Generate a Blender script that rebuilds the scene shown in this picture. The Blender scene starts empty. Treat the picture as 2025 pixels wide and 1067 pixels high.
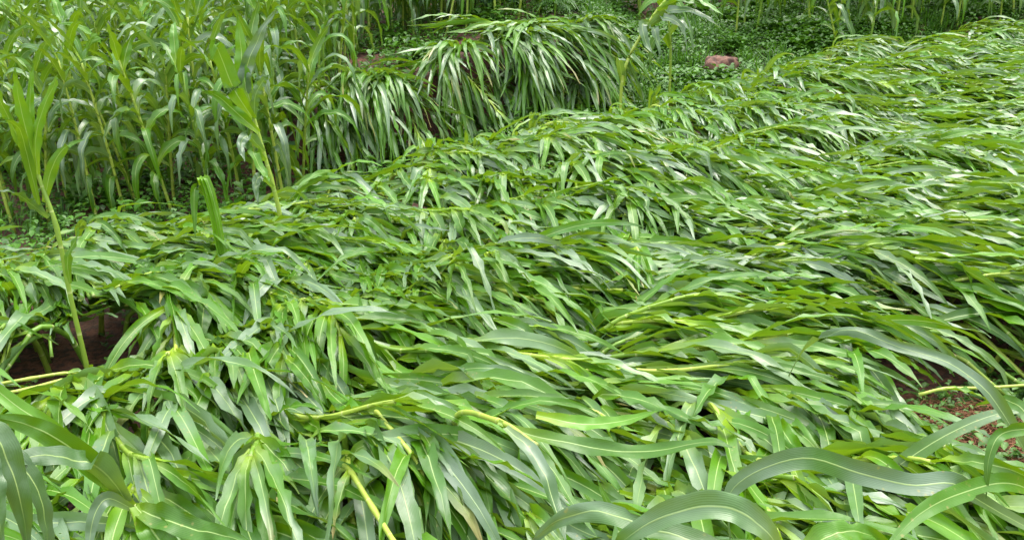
import bpy, math, random
import numpy as np
from mathutils import Vector, Matrix, noise

random.seed(11)
R = math.radians
S = bpy.context.scene
COL = S.collection

# ------------------------------------------------------------------ camera
W0, H0, F = 2025.0, 1067.0, 1945.0
PITCH = R(20.0)
CAMZ = 1.7
cam = bpy.data.cameras.new("camera")
camo = bpy.data.objects.new("camera", cam)
COL.objects.link(camo)
camo.location = (0, 0, CAMZ)
camo.rotation_euler = (math.pi / 2 - PITCH, 0, 0)
cam.sensor_width = 36.0
cam.lens = 36.0 * F / W0
cam.clip_start = 0.05
cam.clip_end = 600
S.camera = camo

# ------------------------------------------------------------------ world, sun, exposure
SUN_EL, SUN_ROT = R(60), R(35)
w = bpy.data.worlds.new("World")
S.world = w
w.use_nodes = True
nt = w.node_tree
nt.nodes.clear()
sky = nt.nodes.new("ShaderNodeTexSky")
sky.sky_type = 'NISHITA'
sky.sun_disc = False
sky.sun_elevation = SUN_EL
sky.sun_rotation = SUN_ROT
sky.dust_density = 6.0
sky.air_density = 1.0
mixc = nt.nodes.new("ShaderNodeMix")
mixc.data_type = 'RGBA'
mixc.inputs[0].default_value = 0.72          # cloud cover
mixc.inputs[7].default_value = (11.0, 11.4, 11.8, 1)
bg = nt.nodes.new("ShaderNodeBackground")
bg.inputs[1].default_value = 0.12
wo = nt.nodes.new("ShaderNodeOutputWorld")
nt.links.new(sky.outputs[0], mixc.inputs[6])
wtc = nt.nodes.new("ShaderNodeTexCoord")
wsp = nt.nodes.new("ShaderNodeSeparateXYZ")
nt.links.new(wtc.outputs["Generated"], wsp.inputs[0])
wmr = nt.nodes.new("ShaderNodeMapRange")           # overcast sky: zenith about three times the horizon
for i_, q_ in enumerate((0.0, 1.0, 0.42, 1.5)):
    wmr.inputs[i_ + 1].default_value = q_
nt.links.new(wsp.outputs[2], wmr.inputs[0])
wmul = nt.nodes.new("ShaderNodeVectorMath")
wmul.operation = 'SCALE'
nt.links.new(mixc.outputs[2], wmul.inputs[0])
nt.links.new(wmr.outputs[0], wmul.inputs[3])
nt.links.new(wmul.outputs[0], bg.inputs[0])
nt.links.new(bg.outputs[0], wo.inputs[0])

sl = bpy.data.lights.new("sun", 'SUN')
sl.energy = 1.5
sl.angle = R(24)
sl.color = (1.0, 0.97, 0.9)
so = bpy.data.objects.new("sun", sl)
COL.objects.link(so)
# sky sun_rotation turns clockwise from +Y
sd = Vector((math.sin(SUN_ROT) * math.cos(SUN_EL), math.cos(SUN_ROT) * math.cos(SUN_EL), math.sin(SUN_EL)))
so.rotation_euler = sd.to_track_quat('Z', 'Y').to_euler()

S.view_settings.view_transform = 'Standard'
S.view_settings.look = 'None'
S.view_settings.exposure = 0.98
S.view_settings.gamma = 1.0
S.cycles.max_bounces = 5
S.cycles.diffuse_bounces = 1
S.cycles.glossy_bounces = 2
S.cycles.transmission_bounces = 4
S.cycles.transparent_max_bounces = 4

# ------------------------------------------------------------------ pixel <-> world (source pixels)
cp, sp = math.cos(PITCH), math.sin(PITCH)

def ray(px, py):
    a = (px - W0 / 2) / F
    b = -(py - H0 / 2) / F
    return Vector((a, cp + b * sp, -sp + b * cp))

def P(px, py, Y):
    d = ray(px, py)
    return Vector((0, 0, CAMZ)) + d * (Y / d.y)

def PZ(px, py, z):
    d = ray(px, py)
    return Vector((0, 0, CAMZ)) + d * ((z - CAMZ) / d.z)

def proj(v):
    x, y, z = v[0], v[1], v[2] - CAMZ
    dep = y * cp - z * sp
    up = y * sp + z * cp
    if dep < 0.05:
        return (0, 9999, dep)
    return (W0 / 2 + F * x / dep, H0 / 2 - F * up / dep, dep)

# ------------------------------------------------------------------ terrain
def sm(a, b, x):
    t = min(1.0, max(0.0, (x - a) / (b - a)))
    return t * t * (3 - 2 * t)

def n2(x, y, f, k=0.0):
    return noise.noise(Vector((x * f, y * f, k)))

EDGE = [(-30.0, 1.5), (-6.0, 2.6), (-2.6, 4.05), (-1.8, 4.75), (-1.05, 5.25), (-0.7, 5.95), (0.4, 7.1), (1.6, 8.45), (3.0, 10.2),
        (5.8, 12.6), (9.0, 14.0), (40.0, 26.0)]

def edge_y(x):
    for (a, b), (c, d) in zip(EDGE, EDGE[1:]):
        if x <= c:
            return b + (d - b) * (x - a) / (c - a)
    return EDGE[-1][1]

BANK = [(-30, 7.6), (-2.6, 8.3), (-1.7, 8.6), (-0.75, 9.2), (-0.55, 9.55), (0.0, 9.75), (0.85, 9.9), (1.0, 11.2), (1.6, 13.0), (30, 20)]

def bank_y(x):
    for (a, b), (c, d) in zip(BANK, BANK[1:]):
        if x <= c:
            return b + (d - b) * (x - a) / (c - a)
    return BANK[-1][1]

def G(x, y):
    e = edge_y(x)
    t = sm(-0.05, 0.75, y - e)
    low = -0.62 + 0.32 * sm(-1.6, 0.2, x) + 0.12 * sm(1.0, 4.0, x)
    back = 0.09 * max(0.0, y - 8.0)
    # bank in the middle
    bk = sm(0.0, 0.32, y - bank_y(x)) * sm(-2.7, -1.9, x) * (1 - sm(0.8, 1.6, x))
    z_low = low + back + bk * (0.58 - 0.04 * max(0, y - 10))
    # weedy slope right of the bank
    z_low += 0.10 * sm(1.0, 2.0, x) * sm(9.5, 12.0, y)
    z = z_low * t
    z += 0.10 * sm(16, 30, y) * (y - 16)
    z += 0.03 * n2(x, y, 1.3, 3.0)
    return z

# soil openings in the flattened crop: (px, py, radius m)
OPEN = [(165, 805, 0.10), (255, 765, 0.08), (90, 815, 0.08), (1905, 865, 0.19), (2010, 890, 0.22), (1820, 845, 0.10),
        (1975, 775, 0.08), (770, 556, 0.04), (1120, 745, 0.05), (1990, 960, 0.12)]
OPENW = [(PZ(a, b, 0.02), r) for a, b, r in OPEN]

def open_d(x, y):
    m = 9
    for p, r in OPENW:
        dy = p.y - y                      # kept low on the downhill side too
        m = min(m, math.hypot(p.x - x, dy * (0.30 if dy > 0 else 1.4)) / (r * 1.1))
    return m

def Hm(x, y):
    """height of the layer the flattened plants lie on"""
    b = 0.25 + 0.07 * n2(x, y, 0.75, 7.7) + 0.04 * n2(x, y, 2.1, 17.7)
    # tiers, steeper on the side facing downhill (towards the viewer)
    ph = y * 0.85 - 0.30 * x + 2.6 * n2(x, y, 0.42, 1.2)
    fr = ph - math.floor(ph)
    tier = (fr / 0.35) if fr < 0.35 else (1 - (fr - 0.35) / 0.65)
    tier = tier * tier * (3 - 2 * tier)
    return G(x, y) + 0.03 + max(0.01, b + 0.11 * tier * (0.6 + 1.2 * n2(x, y, 0.8, 40)) - 0.05) * (0.12 + 0.88 * sm(0.9, 2.4, open_d(x, y)))

# ------------------------------------------------------------------ materials
def mat(name):
    m = bpy.data.materials.new(name)
    m.use_nodes = True
    n = m.node_tree
    n.nodes.clear()
    return m, n

def N(n, t, **k):
    o = n.nodes.new(t)
    for a, b in k.items():
        setattr(o, a, b)
    return o

def L(n, a, b):
    n.links.new(a, b)

def mathn(n, op, a, b=None, clamp=False):
    o = N(n, "ShaderNodeMath", operation=op)
    o.use_clamp = clamp
    for i, v in enumerate((a, b)):
        if v is None:
            continue
        if isinstance(v, (int, float)):
            o.inputs[i].default_value = v
        else:
            L(n, v, o.inputs[i])
    return o.outputs[0]

def rng(n, v, a, b, c=0.0, d=1.0):
    o = N(n, "ShaderNodeMapRange", interpolation_type='SMOOTHSTEP')
    L(n, v, o.inputs[0])
    for i, q in enumerate((a, b, c, d)):
        o.inputs[i + 1].default_value = q
    return o.outputs[0]

def mixn(n, f, a, b, blend='MIX'):
    o = N(n, "ShaderNodeMix", data_type='RGBA', blend_type=blend)
    if isinstance(f, (int, float)):
        o.inputs[0].default_value = f
    else:
        L(n, f, o.inputs[0])
    for i, v in ((6, a), (7, b)):
        if isinstance(v, tuple):
            o.inputs[i].default_value = (*v, 1)
        else:
            L(n, v, o.inputs[i])
    return o.outputs[2]

def leaf_material():
    m, n = mat("maize_leaf")
    uv = N(n, "ShaderNodeUVMap")
    sep = N(n, "ShaderNodeSeparateXYZ")
    L(n, uv.outputs[0], sep.inputs[0])
    u, v = sep.outputs[0], sep.outputs[1]
    at = N(n, "ShaderNodeAttribute", attribute_name="tint")
    asep = N(n, "ShaderNodeSeparateColor")
    L(n, at.outputs[0], asep.inputs[0])
    rnd, yel, dry = asep.outputs[0], asep.outputs[1], asep.outputs[2]
    # blade colour
    col = mixn(n, rnd, (0.006, 0.048, 0.001), (0.090, 0.275, 0.001))
    geo = N(n, "ShaderNodeTexCoord")
    ns = N(n, "ShaderNodeTexNoise")
    ns.inputs["Scale"].default_value = 9.0
    L(n, geo.outputs["Object"], ns.inputs["Vector"])
    col = mixn(n, rng(n, ns.outputs[0], 0.4, 0.75, 0, 0.35), col, (0.06, 0.21, 0.002))
    # parallel veins running the length of the blade
    wv = N(n, "ShaderNodeMath", operation='SINE')
    L(n, mathn(n, 'MULTIPLY', u, 88.0), wv.inputs[0])
    veins = mathn(n, 'MULTIPLY', mathn(n, 'ADD', wv.outputs[0], 1.0), 0.5)
    col = mixn(n, mathn(n, 'MULTIPLY', veins, 0.14), col, (0.10, 0.27, 0.01))
    # wax grey plus silvery sky sheen painted into the colour of some blades
    nb = N(n, "ShaderNodeTexNoise")
    nb.inputs["Scale"].default_value = 5.0
    L(n, geo.outputs["Object"], nb.inputs["Vector"])
    bsum = mathn(n, 'ADD', at.outputs["Alpha"], mathn(n, 'MULTIPLY', mathn(n, 'SUBTRACT', nb.outputs[0], 0.5), 1.3))
    wax_sheen = rng(n, bsum, 0.42, 0.95, 0.0, 0.70)
    col = mixn(n, wax_sheen, col, (0.128, 0.205, 0.125))
    # yellow green towards the sheath
    base = rng(n, v, 0.0, 0.32, 1, 0)
    base = mathn(n, 'MULTIPLY', base, mathn(n, 'ADD', mathn(n, 'MULTIPLY', yel, 0.95), 0.20), True)
    col = mixn(n, base, col, (0.40, 0.56, 0.010))
    col = mixn(n, mathn(n, 'MULTIPLY', yel, 0.38), col, (0.17, 0.36, 0.002))
    # dry tips and blotches
    dtip = mathn(n, 'MULTIPLY', rng(n, v, 0.6, 1.0, 0, 1), dry)
    col = mixn(n, dtip, col, (0.42, 0.33, 0.12))
    sp_n = N(n, "ShaderNodeTexVoronoi")
    sp_n.inputs["Scale"].default_value = 55.0
    L(n, geo.outputs["Object"], sp_n.inputs["Vector"])
    spot = mathn(n, 'MULTIPLY', rng(n, sp_n.outputs["Distance"], 0.10, 0.22, 1, 0), rng(n, nb.outputs[0], 0.50, 0.62, 0, 0.75))
    col = mixn(n, spot, col, (0.26, 0.25, 0.06))
    # midrib
    du = mathn(n, 'ABSOLUTE', mathn(n, 'SUBTRACT', u, 0.5))
    rib = rng(n, du, 0.014, 0.036, 1, 0)
    ribv = rng(n, v, 0.55, 1.0, 1, 0.1)
    ribm = mathn(n, 'MULTIPLY', rib, mathn(n, 'MULTIPLY', ribv, 0.7))
    col = mixn(n, ribm, col, (0.46, 0.62, 0.20))
    # underside a little paler
    g2 = N(n, "ShaderNodeNewGeometry")
    bf = mathn(n, 'MULTIPLY', g2.outputs["Backfacing"], 0.30)
    col = mixn(n, bf, col, (0.11, 0.25, 0.03))
    pb = N(n, "ShaderNodeBsdfPrincipled")
    L(n, col, pb.inputs["Base Color"])
    rg = mathn(n, 'ADD', mathn(n, 'MULTIPLY', ns.outputs[0], 0.20), 0.29)
    rg = mathn(n, 'ADD', rg, mathn(n, 'MULTIPLY', bf, 0.6))
    L(n, rg, pb.inputs["Roughness"])
    L(n, mathn(n, "ADD", mathn(n, "MULTIPLY", wax_sheen, 0.9), 0.55), pb.inputs["Specular IOR Level"])
    pb.inputs["IOR"].default_value = 1.5
    pb.inputs["Coat Weight"].default_value = 0.0
    bp = N(n, "ShaderNodeBump")
    bp.inputs["Strength"].default_value = 0.35
    bp.inputs["Distance"].default_value = 0.0015
    ns2 = N(n, "ShaderNodeTexNoise")
    ns2.inputs["Scale"].default_value = 38.0
    L(n, geo.outputs["Object"], ns2.inputs["Vector"])
    hh = mathn(n, 'ADD', mathn(n, 'MULTIPLY', veins, 0.3), mathn(n, 'MULTIPLY', ns2.outputs[0], 2.6))
    hh = mathn(n, 'ADD', hh, mathn(n, 'MULTIPLY', rib, 1.2))
    L(n, hh, bp.inputs["Height"])
    L(n, bp.outputs[0], pb.inputs["Normal"])
    tr = N(n, "ShaderNodeBsdfTranslucent")
    tc = mixn(n, 0.6, col, (0.40, 0.62, 0.005))
    L(n, tc, tr.inputs[0])
    mx = N(n, "ShaderNodeMixShader")
    mx.inputs[0].default_value = 0.22
    L(n, pb.outputs[0], mx.inputs[1])
    L(n, tr.outputs[0], mx.inputs[2])
    out = N(n, "ShaderNodeOutputMaterial")
    L(n, mx.outputs[0], out.inputs[0])
    return m

def simple(name, build):
    m, n = mat(name)
    pb = N(n, "ShaderNodeBsdfPrincipled")
    out = N(n, "ShaderNodeOutputMaterial")
    L(n, pb.outputs[0], out.inputs[0])
    build(n, pb, out)
    return m

def b_stalk(n, pb, out):
    uv = N(n, "ShaderNodeUVMap")
    sep = N(n, "ShaderNodeSeparateXYZ")
    L(n, uv.outputs[0], sep.inputs[0])
    at = N(n, "ShaderNodeAttribute", attribute_name="tint")
    asep = N(n, "ShaderNodeSeparateColor")
    L(n, at.outputs[0], asep.inputs[0])
    col = mixn(n, asep.outputs[0], (0.13, 0.27, 0.02), (0.40, 0.50, 0.07))
    fr = mathn(n, 'FRACT', mathn(n, 'MULTIPLY', sep.outputs[1], 9.0))
    nd = rng(n, fr, 0.0, 0.10, 1, 0)
    col = mixn(n, mathn(n, 'MULTIPLY', nd, 0.7), col, (0.56, 0.60, 0.24))
    tc = N(n, "ShaderNodeTexCoord")
    ns = N(n, "ShaderNodeTexNoise")
    ns.inputs["Scale"].default_value = 25.0
    L(n, tc.outputs["Object"], ns.inputs["Vector"])
    col = mixn(n, rng(n, ns.outputs[0], 0.5, 0.75, 0, 0.5), col, (0.17, 0.30, 0.04))
    L(n, col, pb.inputs["Base Color"])
    pb.inputs["Roughness"].default_value = 0.42
    bp = N(n, "ShaderNodeBump")
    bp.inputs["Strength"].default_value = 0.4
    bp.inputs["Distance"].default_value = 0.003
    L(n, ns.outputs[0], bp.inputs["Height"])
    L(n, bp.outputs[0], pb.inputs["Normal"])

def b_soil(n, pb, out):
    tc = N(n, "ShaderNodeTexCoord")
    a = N(n, "ShaderNodeTexNoise")
    a.inputs["Scale"].default_value = 2.3
    a.inputs["Detail"].default_value = 8
    b = N(n, "ShaderNodeTexNoise")
    b.inputs["Scale"].default_value = 34
    b.inputs["Detail"].default_value = 6
    for q in (a, b):
        L(n, tc.outputs["Object"], q.inputs["Vector"])
    col = mixn(n, rng(n, a.outputs[0], 0.35, 0.65), (0.085, 0.033, 0.020), (0.175, 0.070, 0.040))
    col = mixn(n, rng(n, b.outputs[0], 0.42, 0.62), col, (0.055, 0.030, 0.020))
    col = mixn(n, rng(n, b.outputs[0], 0.62, 0.78), col, (0.25, 0.12, 0.075))
    L(n, col, pb.inputs["Base Color"])
    pb.inputs["Roughness"].default_value = 0.85
    bp = N(n, "ShaderNodeBump")
    bp.inputs["Strength"].default_value = 1.0
    bp.inputs["Distance"].default_value = 0.02
    L(n, b.outputs[0], bp.inputs["Height"])
    L(n, bp.outputs[0], pb.inputs["Normal"])

def weed_material(name, c0, c1, trans=0.25, rough=0.5):
    m, n = mat(name)
    at = N(n, "ShaderNodeAttribute", attribute_name="tint")
    asep = N(n, "ShaderNodeSeparateColor")
    L(n, at.outputs[0], asep.inputs[0])
    col = mixn(n, asep.outputs[0], c0, c1)
    pb = N(n, "ShaderNodeBsdfPrincipled")
    L(n, col, pb.inputs["Base Color"])
    pb.inputs["Roughness"].default_value = rough
    tr = N(n, "ShaderNodeBsdfTranslucent")
    L(n, mixn(n, 0.4, col, (0.2, 0.42, 0.03)), tr.inputs[0])
    mx = N(n, "ShaderNodeMixShader")
    mx.inputs[0].default_value = trans
    L(n, pb.outputs[0], mx.inputs[1])
    L(n, tr.outputs[0], mx.inputs[2])
    out = N(n, "ShaderNodeOutputMaterial")
    L(n, mx.outputs[0], out.inputs[0])
    return m

M_LEAF = leaf_material()
M_STALK = simple("maize_stalk", b_stalk)
M_SOIL = simple("red_soil", b_soil)
M_WEED = weed_material("weed_leaf", (0.03, 0.10, 0.012), (0.11, 0.25, 0.03))
M_COVER = weed_material("ground_cover_leaf", (0.014, 0.065, 0.004), (0.085, 0.25, 0.008))
M_STRAW = weed_material("straw", (0.20, 0.065, 0.028), (0.40, 0.20, 0.09), 0.05, 0.7)
M_BROAD = weed_material("broad_leaf", (0.04, 0.14, 0.04), (0.10, 0.24, 0.08))
M_FERN = weed_material("feathery_leaf", (0.05, 0.16, 0.03), (0.13, 0.30, 0.05))

# ------------------------------------------------------------------ mesh collector
class MB:
    def __init__(s):
        s.v, s.f, s.uv, s.t, s.al = [], [], [], [], []     # uv and tint are per vertex

    def add(s, vs, fs, uvs, tint):
        o = len(s.v)
        s.v.extend(vs)
        s.uv.extend(uvs)
        s.t.extend([tint] * len(vs))
        s.al.extend([random.random()] * len(vs))
        s.f.extend([tuple(i + o for i in f) for f in fs])

    def build(s, name, material, parent=None, origin=None, flat=False):
        me = bpy.data.meshes.new(name)
        vs = np.array([tuple(q) for q in s.v], dtype=np.float32)
        if origin is not None:
            vs = vs - np.array(origin[:], dtype=np.float32)
        me.from_pydata(vs.tolist(), [], s.f)
        loops = np.zeros(len(me.loops), dtype=np.int32)
        me.loops.foreach_get("vertex_index", loops)
        uvl = me.uv_layers.new(name="UVMap")
        uvl.data.foreach_set("uv", np.array(s.uv, dtype=np.float32)[loops].ravel())
        ca = me.color_attributes.new("tint", 'FLOAT_COLOR', 'POINT')
        t = np.ones((len(vs), 4), dtype=np.float32)
        t[:, :3] = np.array(s.t, dtype=np.float32)
        t[:, 3] = s.al
        ca.data.foreach_set("color", t.ravel())
        if not flat:
            me.polygons.foreach_set("use_smooth", [True] * len(me.polygons))
        me.materials.append(material)
        o = bpy.data.objects.new(name, me)
        COL.objects.link(o)
        if parent is not None:
            o.parent = parent
        return o

def empty(name, loc):
    o = bpy.data.objects.new(name, None)
    COL.objects.link(o)
    o.location = loc
    o.empty_display_size = 0.1
    return o

def tag(o, label=None, cat=None, group=None, kind=None):
    if label: o["label"] = label
    if cat: o["category"] = cat
    if group: o["group"] = group
    if kind: o["kind"] = kind
    return o

# ------------------------------------------------------------------ leaf and stalk shapes
UP = Vector((0, 0, 1))
ACR = (-1.0, -0.6, -0.05, 0.05, 0.6, 1.0)

def ribbon(mb, pts, width, roll0=0.0, twist=0.0, wave=0.3, gutter=0.35, tint=(0.5, 0.2, 0), face=0.0, tip=0.03, wid=None):
    """a maize blade along pts: gutter-shaped at the sheath, flat and wavy further out"""
    n = len(pts)
    ph = random.uniform(0, 6.28)
    ph2 = random.uniform(0, 6.28)
    k = random.uniform(18, 38)
    vs, uvs, fs = [], [], []
    crm = random.uniform(0.02, 0.26)
    cso = random.uniform(0, 50)
    prev = None
    tw2 = random.uniform(-0.25, 0.25)
    ntorn = random.random() < 0.45
    tpos = random.uniform(0.25, 0.9)
    tsd = random.choice((-1, 1))
    for i, p in enumerate(pts):
        s = i / (n - 1)
        d = (pts[min(i + 1, n - 1)] - pts[max(i - 1, 0)])
        if d.length < 1e-6:
            d = Vector((1, 0, 0))
        d.normalize()
        side = d.cross(UP)
        if prev is not None:
            pr = prev - d * prev.dot(d)
            if side.length > 0.05:
                side.normalize()
                if side.dot(pr) < 0:
                    side = -side
                wgt = min(1.0, (1 - abs(d.z)) * 1.5)
                side = pr.lerp(side, 0.35 * wgt)
            else:
                side = pr
        elif side.length < 0.05:
            side = Vector((1, 0, 0))
        side.normalize()
        prev = side.copy()
        if face > 0:
            vw = (p - Vector((0, 0, CAMZ))).normalized()
            fs_ = d.cross(vw)
            if fs_.length > 0.05:
                fs_.normalize()
                if fs_.dot(side) < 0:
                    fs_ = -fs_
                side = side.lerp(fs_, face).normalized()
        nr = side.cross(d).normalized()
        a = roll0 + twist * s + tw2 * math.sin(s * 5 + ph)
        sd_ = side * math.cos(a) + nr * math.sin(a)
        nn = nr * math.cos(a) - side * math.sin(a)
        if wid:
            ww = width * wid(s)
        else:
            ww = width * (0.45 + 0.55 * sm(0, 0.30, s)) * max(0.0, 1 - s ** 2.3) ** 0.85
        ww = max(ww * 0.5, width * tip)
        gt = gutter * (1 - 0.75 * sm(0.05, 0.7, s)) + 0.08
        for j, u in enumerate(ACR):
            au = abs(u)
            wob = wave * ww * au * au * math.sin(k * s + (ph if u > 0 else ph2)) * sm(0, 0.2, s)
            q = p + sd_ * (u * ww * (1 - 0.25 * gt * au)) + nn * (gt * ww * au ** 1.4 + wob)
            if ntorn and u == tsd and abs(s - tpos) < 0.04:
                q = p + sd_ * (u * ww * 0.6) + nn * gt * ww * 0.5
            q = q + nn * (crm * width * noise.noise(Vector((s * 9, u * 1.3, cso))) * sm(0, 0.15, s))
            vs.append(q)
            uvs.append((0.5 + 0.5 * u, s))
    m = len(ACR)
    for i in range(n - 1):
        for j in range(m - 1):
            a = i * m + j
            fs.append((a, a + 1, a + m + 1, a + m))
    mb.add(vs, fs, uvs, tint)

def spline(ctrl, n):
    c = [Vector(q) for q in ctrl]
    c = [c[0] * 2 - c[1]] + c + [c[-1] * 2 - c[-2]]
    segs = len(c) - 3
    out = []
    for i in range(n + 1):
        t = i / n * segs
        k = min(int(t), segs - 1)
        f = t - k
        a, b, d, e = c[k:k + 4]
        out.append(0.5 * ((2 * b) + (d - a) * f + (2 * a - 5 * b + 4 * d - e) * f * f + (3 * b - a - 3 * d + e) * f ** 3))
    return out

def tube(mb, pts, r0, r1, sides=7, tint=(0.5, 0, 0), nodes=0):
    n = len(pts)
    vs, uvs, fs = [], [], []
    ref = Vector((0.31, 0.17, 0.9))
    for i, p in enumerate(pts):
        s = i / (n - 1)
        d = (pts[min(i + 1, n - 1)] - pts[max(i - 1, 0)]).normalized()
        a = d.cross(ref)
        if a.length < 0.1:
            a = d.cross(Vector((1, 0, 0)))
        a.normalize()
        b = d.cross(a)
        r = r0 + (r1 - r0) * s
        if nodes:
            fr = (s * nodes) % 1.0
            r *= 1 + 0.28 * max(0, 1 - min(fr, 1 - fr) / 0.12)
        for j in range(sides):
            t = 6.28318 * j / sides
            vs.append(p + a * (r * math.cos(t)) + b * (r * math.sin(t)))
            uvs.append((j / sides, s))
    for i in range(n - 1):
        for j in range(sides):
            k = (j + 1) % sides
            fs.append((i * sides + j, i * sides + k, (i + 1) * sides + k, (i + 1) * sides + j))
    fs.append(tuple(range(sides))[::-1])
    fs.append(tuple((n - 1) * sides + j for j in range(sides)))
    mb.add(vs, fs, uvs, tint)

def drape(p0, d0, length, n, droop, floor, eps, drift=None, kink=None):
    p = p0.copy()
    d = d0.normalized()
    st = length / n
    pts = [p.copy()]
    for i in range(n):
        s = i / n
        d.z -= droop * st * (0.35 + 1.3 * s)
        if drift is not None:
            d += drift * st
        if kink is not None and i == kink:
            d.z -= 0.9
            d.x += random.uniform(-.35, .35)
            d.y -= random.uniform(0, .5)
        d.normalize()
        p = p + d * st
        if floor is not None:
            h = floor(p.x, p.y) + eps
            if p.z > h + 0.02:
                d.z -= st * 0.9 * min(1.0, (p.z - h) / 0.10)
            if p.z < h:
                p.z = p.z + (h - p.z) * 0.75
                if d.z < -0.12:
                    d.z *= 0.35
                    d.normalize()
        pts.append(p.copy())
    return pts

# ------------------------------------------------------------------ ground
def axis(segs):
    out = []
    for a, b, st in segs:
        k = max(1, int(round((b - a) / st)))
        out += [a + (b - a) * i / k for i in range(k)]
    out.append(segs[-1][1])
    return out

def build_ground():
    xs = axis([(-90, -20, 5), (-20, -6, 0.8), (-6, -3, 0.15), (-3, 3, 0.05), (3, 8, 0.12), (8, 22, 0.8), (22, 90, 5)])
    ys = axis([(-20, 0, 2), (0, 1.4, 0.2), (1.4, 5, 0.045), (5, 12, 0.07), (12, 18, 0.2), (18, 40, 1.2), (40, 130, 6)])
    vs = []
    for y in ys:
        for x in xs:
            z = G(x, y)
            if -6 < x < 8 and 1 < y < 18:
                c = noise.fractal(Vector((x * 5, y * 5, 0)), 1.0, 2.0, 4)
                z += 0.028 * c
                if y < 6:
                    z += 0.012 * abs(noise.noise(Vector((x * 21, y * 21, 4))))
            vs.append((x, y, z))
    nx = len(xs)
    fs = [(j * nx + i, j * nx + i + 1, (j + 1) * nx + i + 1, (j + 1) * nx + i) for j in range(len(ys) - 1) for i in range(nx - 1)]
    me = bpy.data.meshes.new("ground")
    me.from_pydata(vs, [], fs)
    me.polygons.foreach_set("use_smooth", [True] * len(me.polygons))
    me.materials.append(M_SOIL)
    o = bpy.data.objects.new("ground", me)
    COL.objects.link(o)
    tag(o, "red brown terraced soil under the maize", None, None, "structure")
build_ground()

def build_added_hills():  # unseen hillside ring, added to darken the low sky and its reflections
    vs, fs = [], []
    na, nr = 140, 26
    for i in range(na):
        a = 2 * math.pi * i / na
        front = 0.5 + 0.5 * math.sin(a)
        for j in range(nr):
            rr = 24 + j * 2.6
            x, y = rr * math.cos(a), 6 + rr * math.sin(a)
            h = (9 + 13 * front) * sm(24, 60, rr)
            z = G(x, y) * (1 - sm(24, 40, rr)) + h - 0.4 + 1.3 * noise.fractal(Vector((x * .25, y * .25, 2)), 1.0, 2.0, 4) * sm(24, 32, rr)
            vs.append((x, y, z))
    for i in range(na):
        for j in range(nr - 1):
            k = (i + 1) % na
            fs.append((i * nr + j, i * nr + j + 1, k * nr + j + 1, k * nr + j))
    me = bpy.data.meshes.new("added_hills")
    me.from_pydata(vs, [], fs)
    def bh(n, pb, out):
        tc = N(n, "ShaderNodeTexCoord")
        a = N(n, "ShaderNodeTexNoise")
        a.inputs["Scale"].default_value = 1.4
        a.inputs["Detail"].default_value = 9
        L(n, tc.outputs["Object"], a.inputs["Vector"])
        L(n, mixn(n, rng(n, a.outputs[0], 0.4, 0.62), (0.015, 0.045, 0.010), (0.06, 0.13, 0.02)), pb.inputs["Base Color"])
        pb.inputs["Roughness"].default_value = 0.8
        bp = N(n, "ShaderNodeBump")
        bp.inputs["Distance"].default_value = 0.6
        L(n, a.outputs[0], bp.inputs["Height"])
        L(n, bp.outputs[0], pb.inputs["Normal"])
    me.materials.append(simple("added_hillside", bh))
    me.polygons.foreach_set("use_smooth", [True] * len(me.polygons))
    o = bpy.data.objects.new("added_hills", me)
    COL.objects.link(o)
    tag(o, "unseen dark green hillsides added around the field to darken the low sky", None, None, "structure")
build_added_hills()

# ------------------------------------------------------------------ flattened maize
CTRL = [(100, 550, -85), (350, 560, -82), (150, 950, -40), (450, 900, -35), (600, 700, -12), (760, 430, -85), (950, 500, 5), (1000, 620, 14),
        (1250, 560, 10), (900, 800, -38), (1150, 820, -52), (700, 950, -62), (1100, 1000, -40), (1350, 800, -48), (1550, 650, -42),
        (1800, 650, -50), (1550, 430, 0), (1850, 450, -12), (1950, 300, -5), (1250, 260, -52), (1500, 230, -55), (1450, 330, -30),
        (1700, 150, -22), (1900, 120, -15), (1650, 250, -30), (1050, 350, -30), (1000, 300, -35), (700, 345, -45), (900, 340, -35), (600, 500, -50), (500, 430, 0),
        (300, 430, 5), (120, 470, 0), (750, 600, 0), (1700, 900, -25), (1350, 1000, -20), (850, 290, -40), (1100, 230, -45), (1300, 450, -15)]

def flow(px, py):
    sx = sy = 0
    for a, b, t in CTRL:
        wgt = math.exp(-(((px - a) / 150) ** 2 + ((py - b) / 90) ** 2)) + 1e-6
        t = t - 24 if -60 < t <= -10 else (t - 14 if t > -10 else t - 5)
        sx += wgt * math.cos(R(t))
        sy += wgt * math.sin(R(t))
    return math.atan2(sy, sx)

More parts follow.
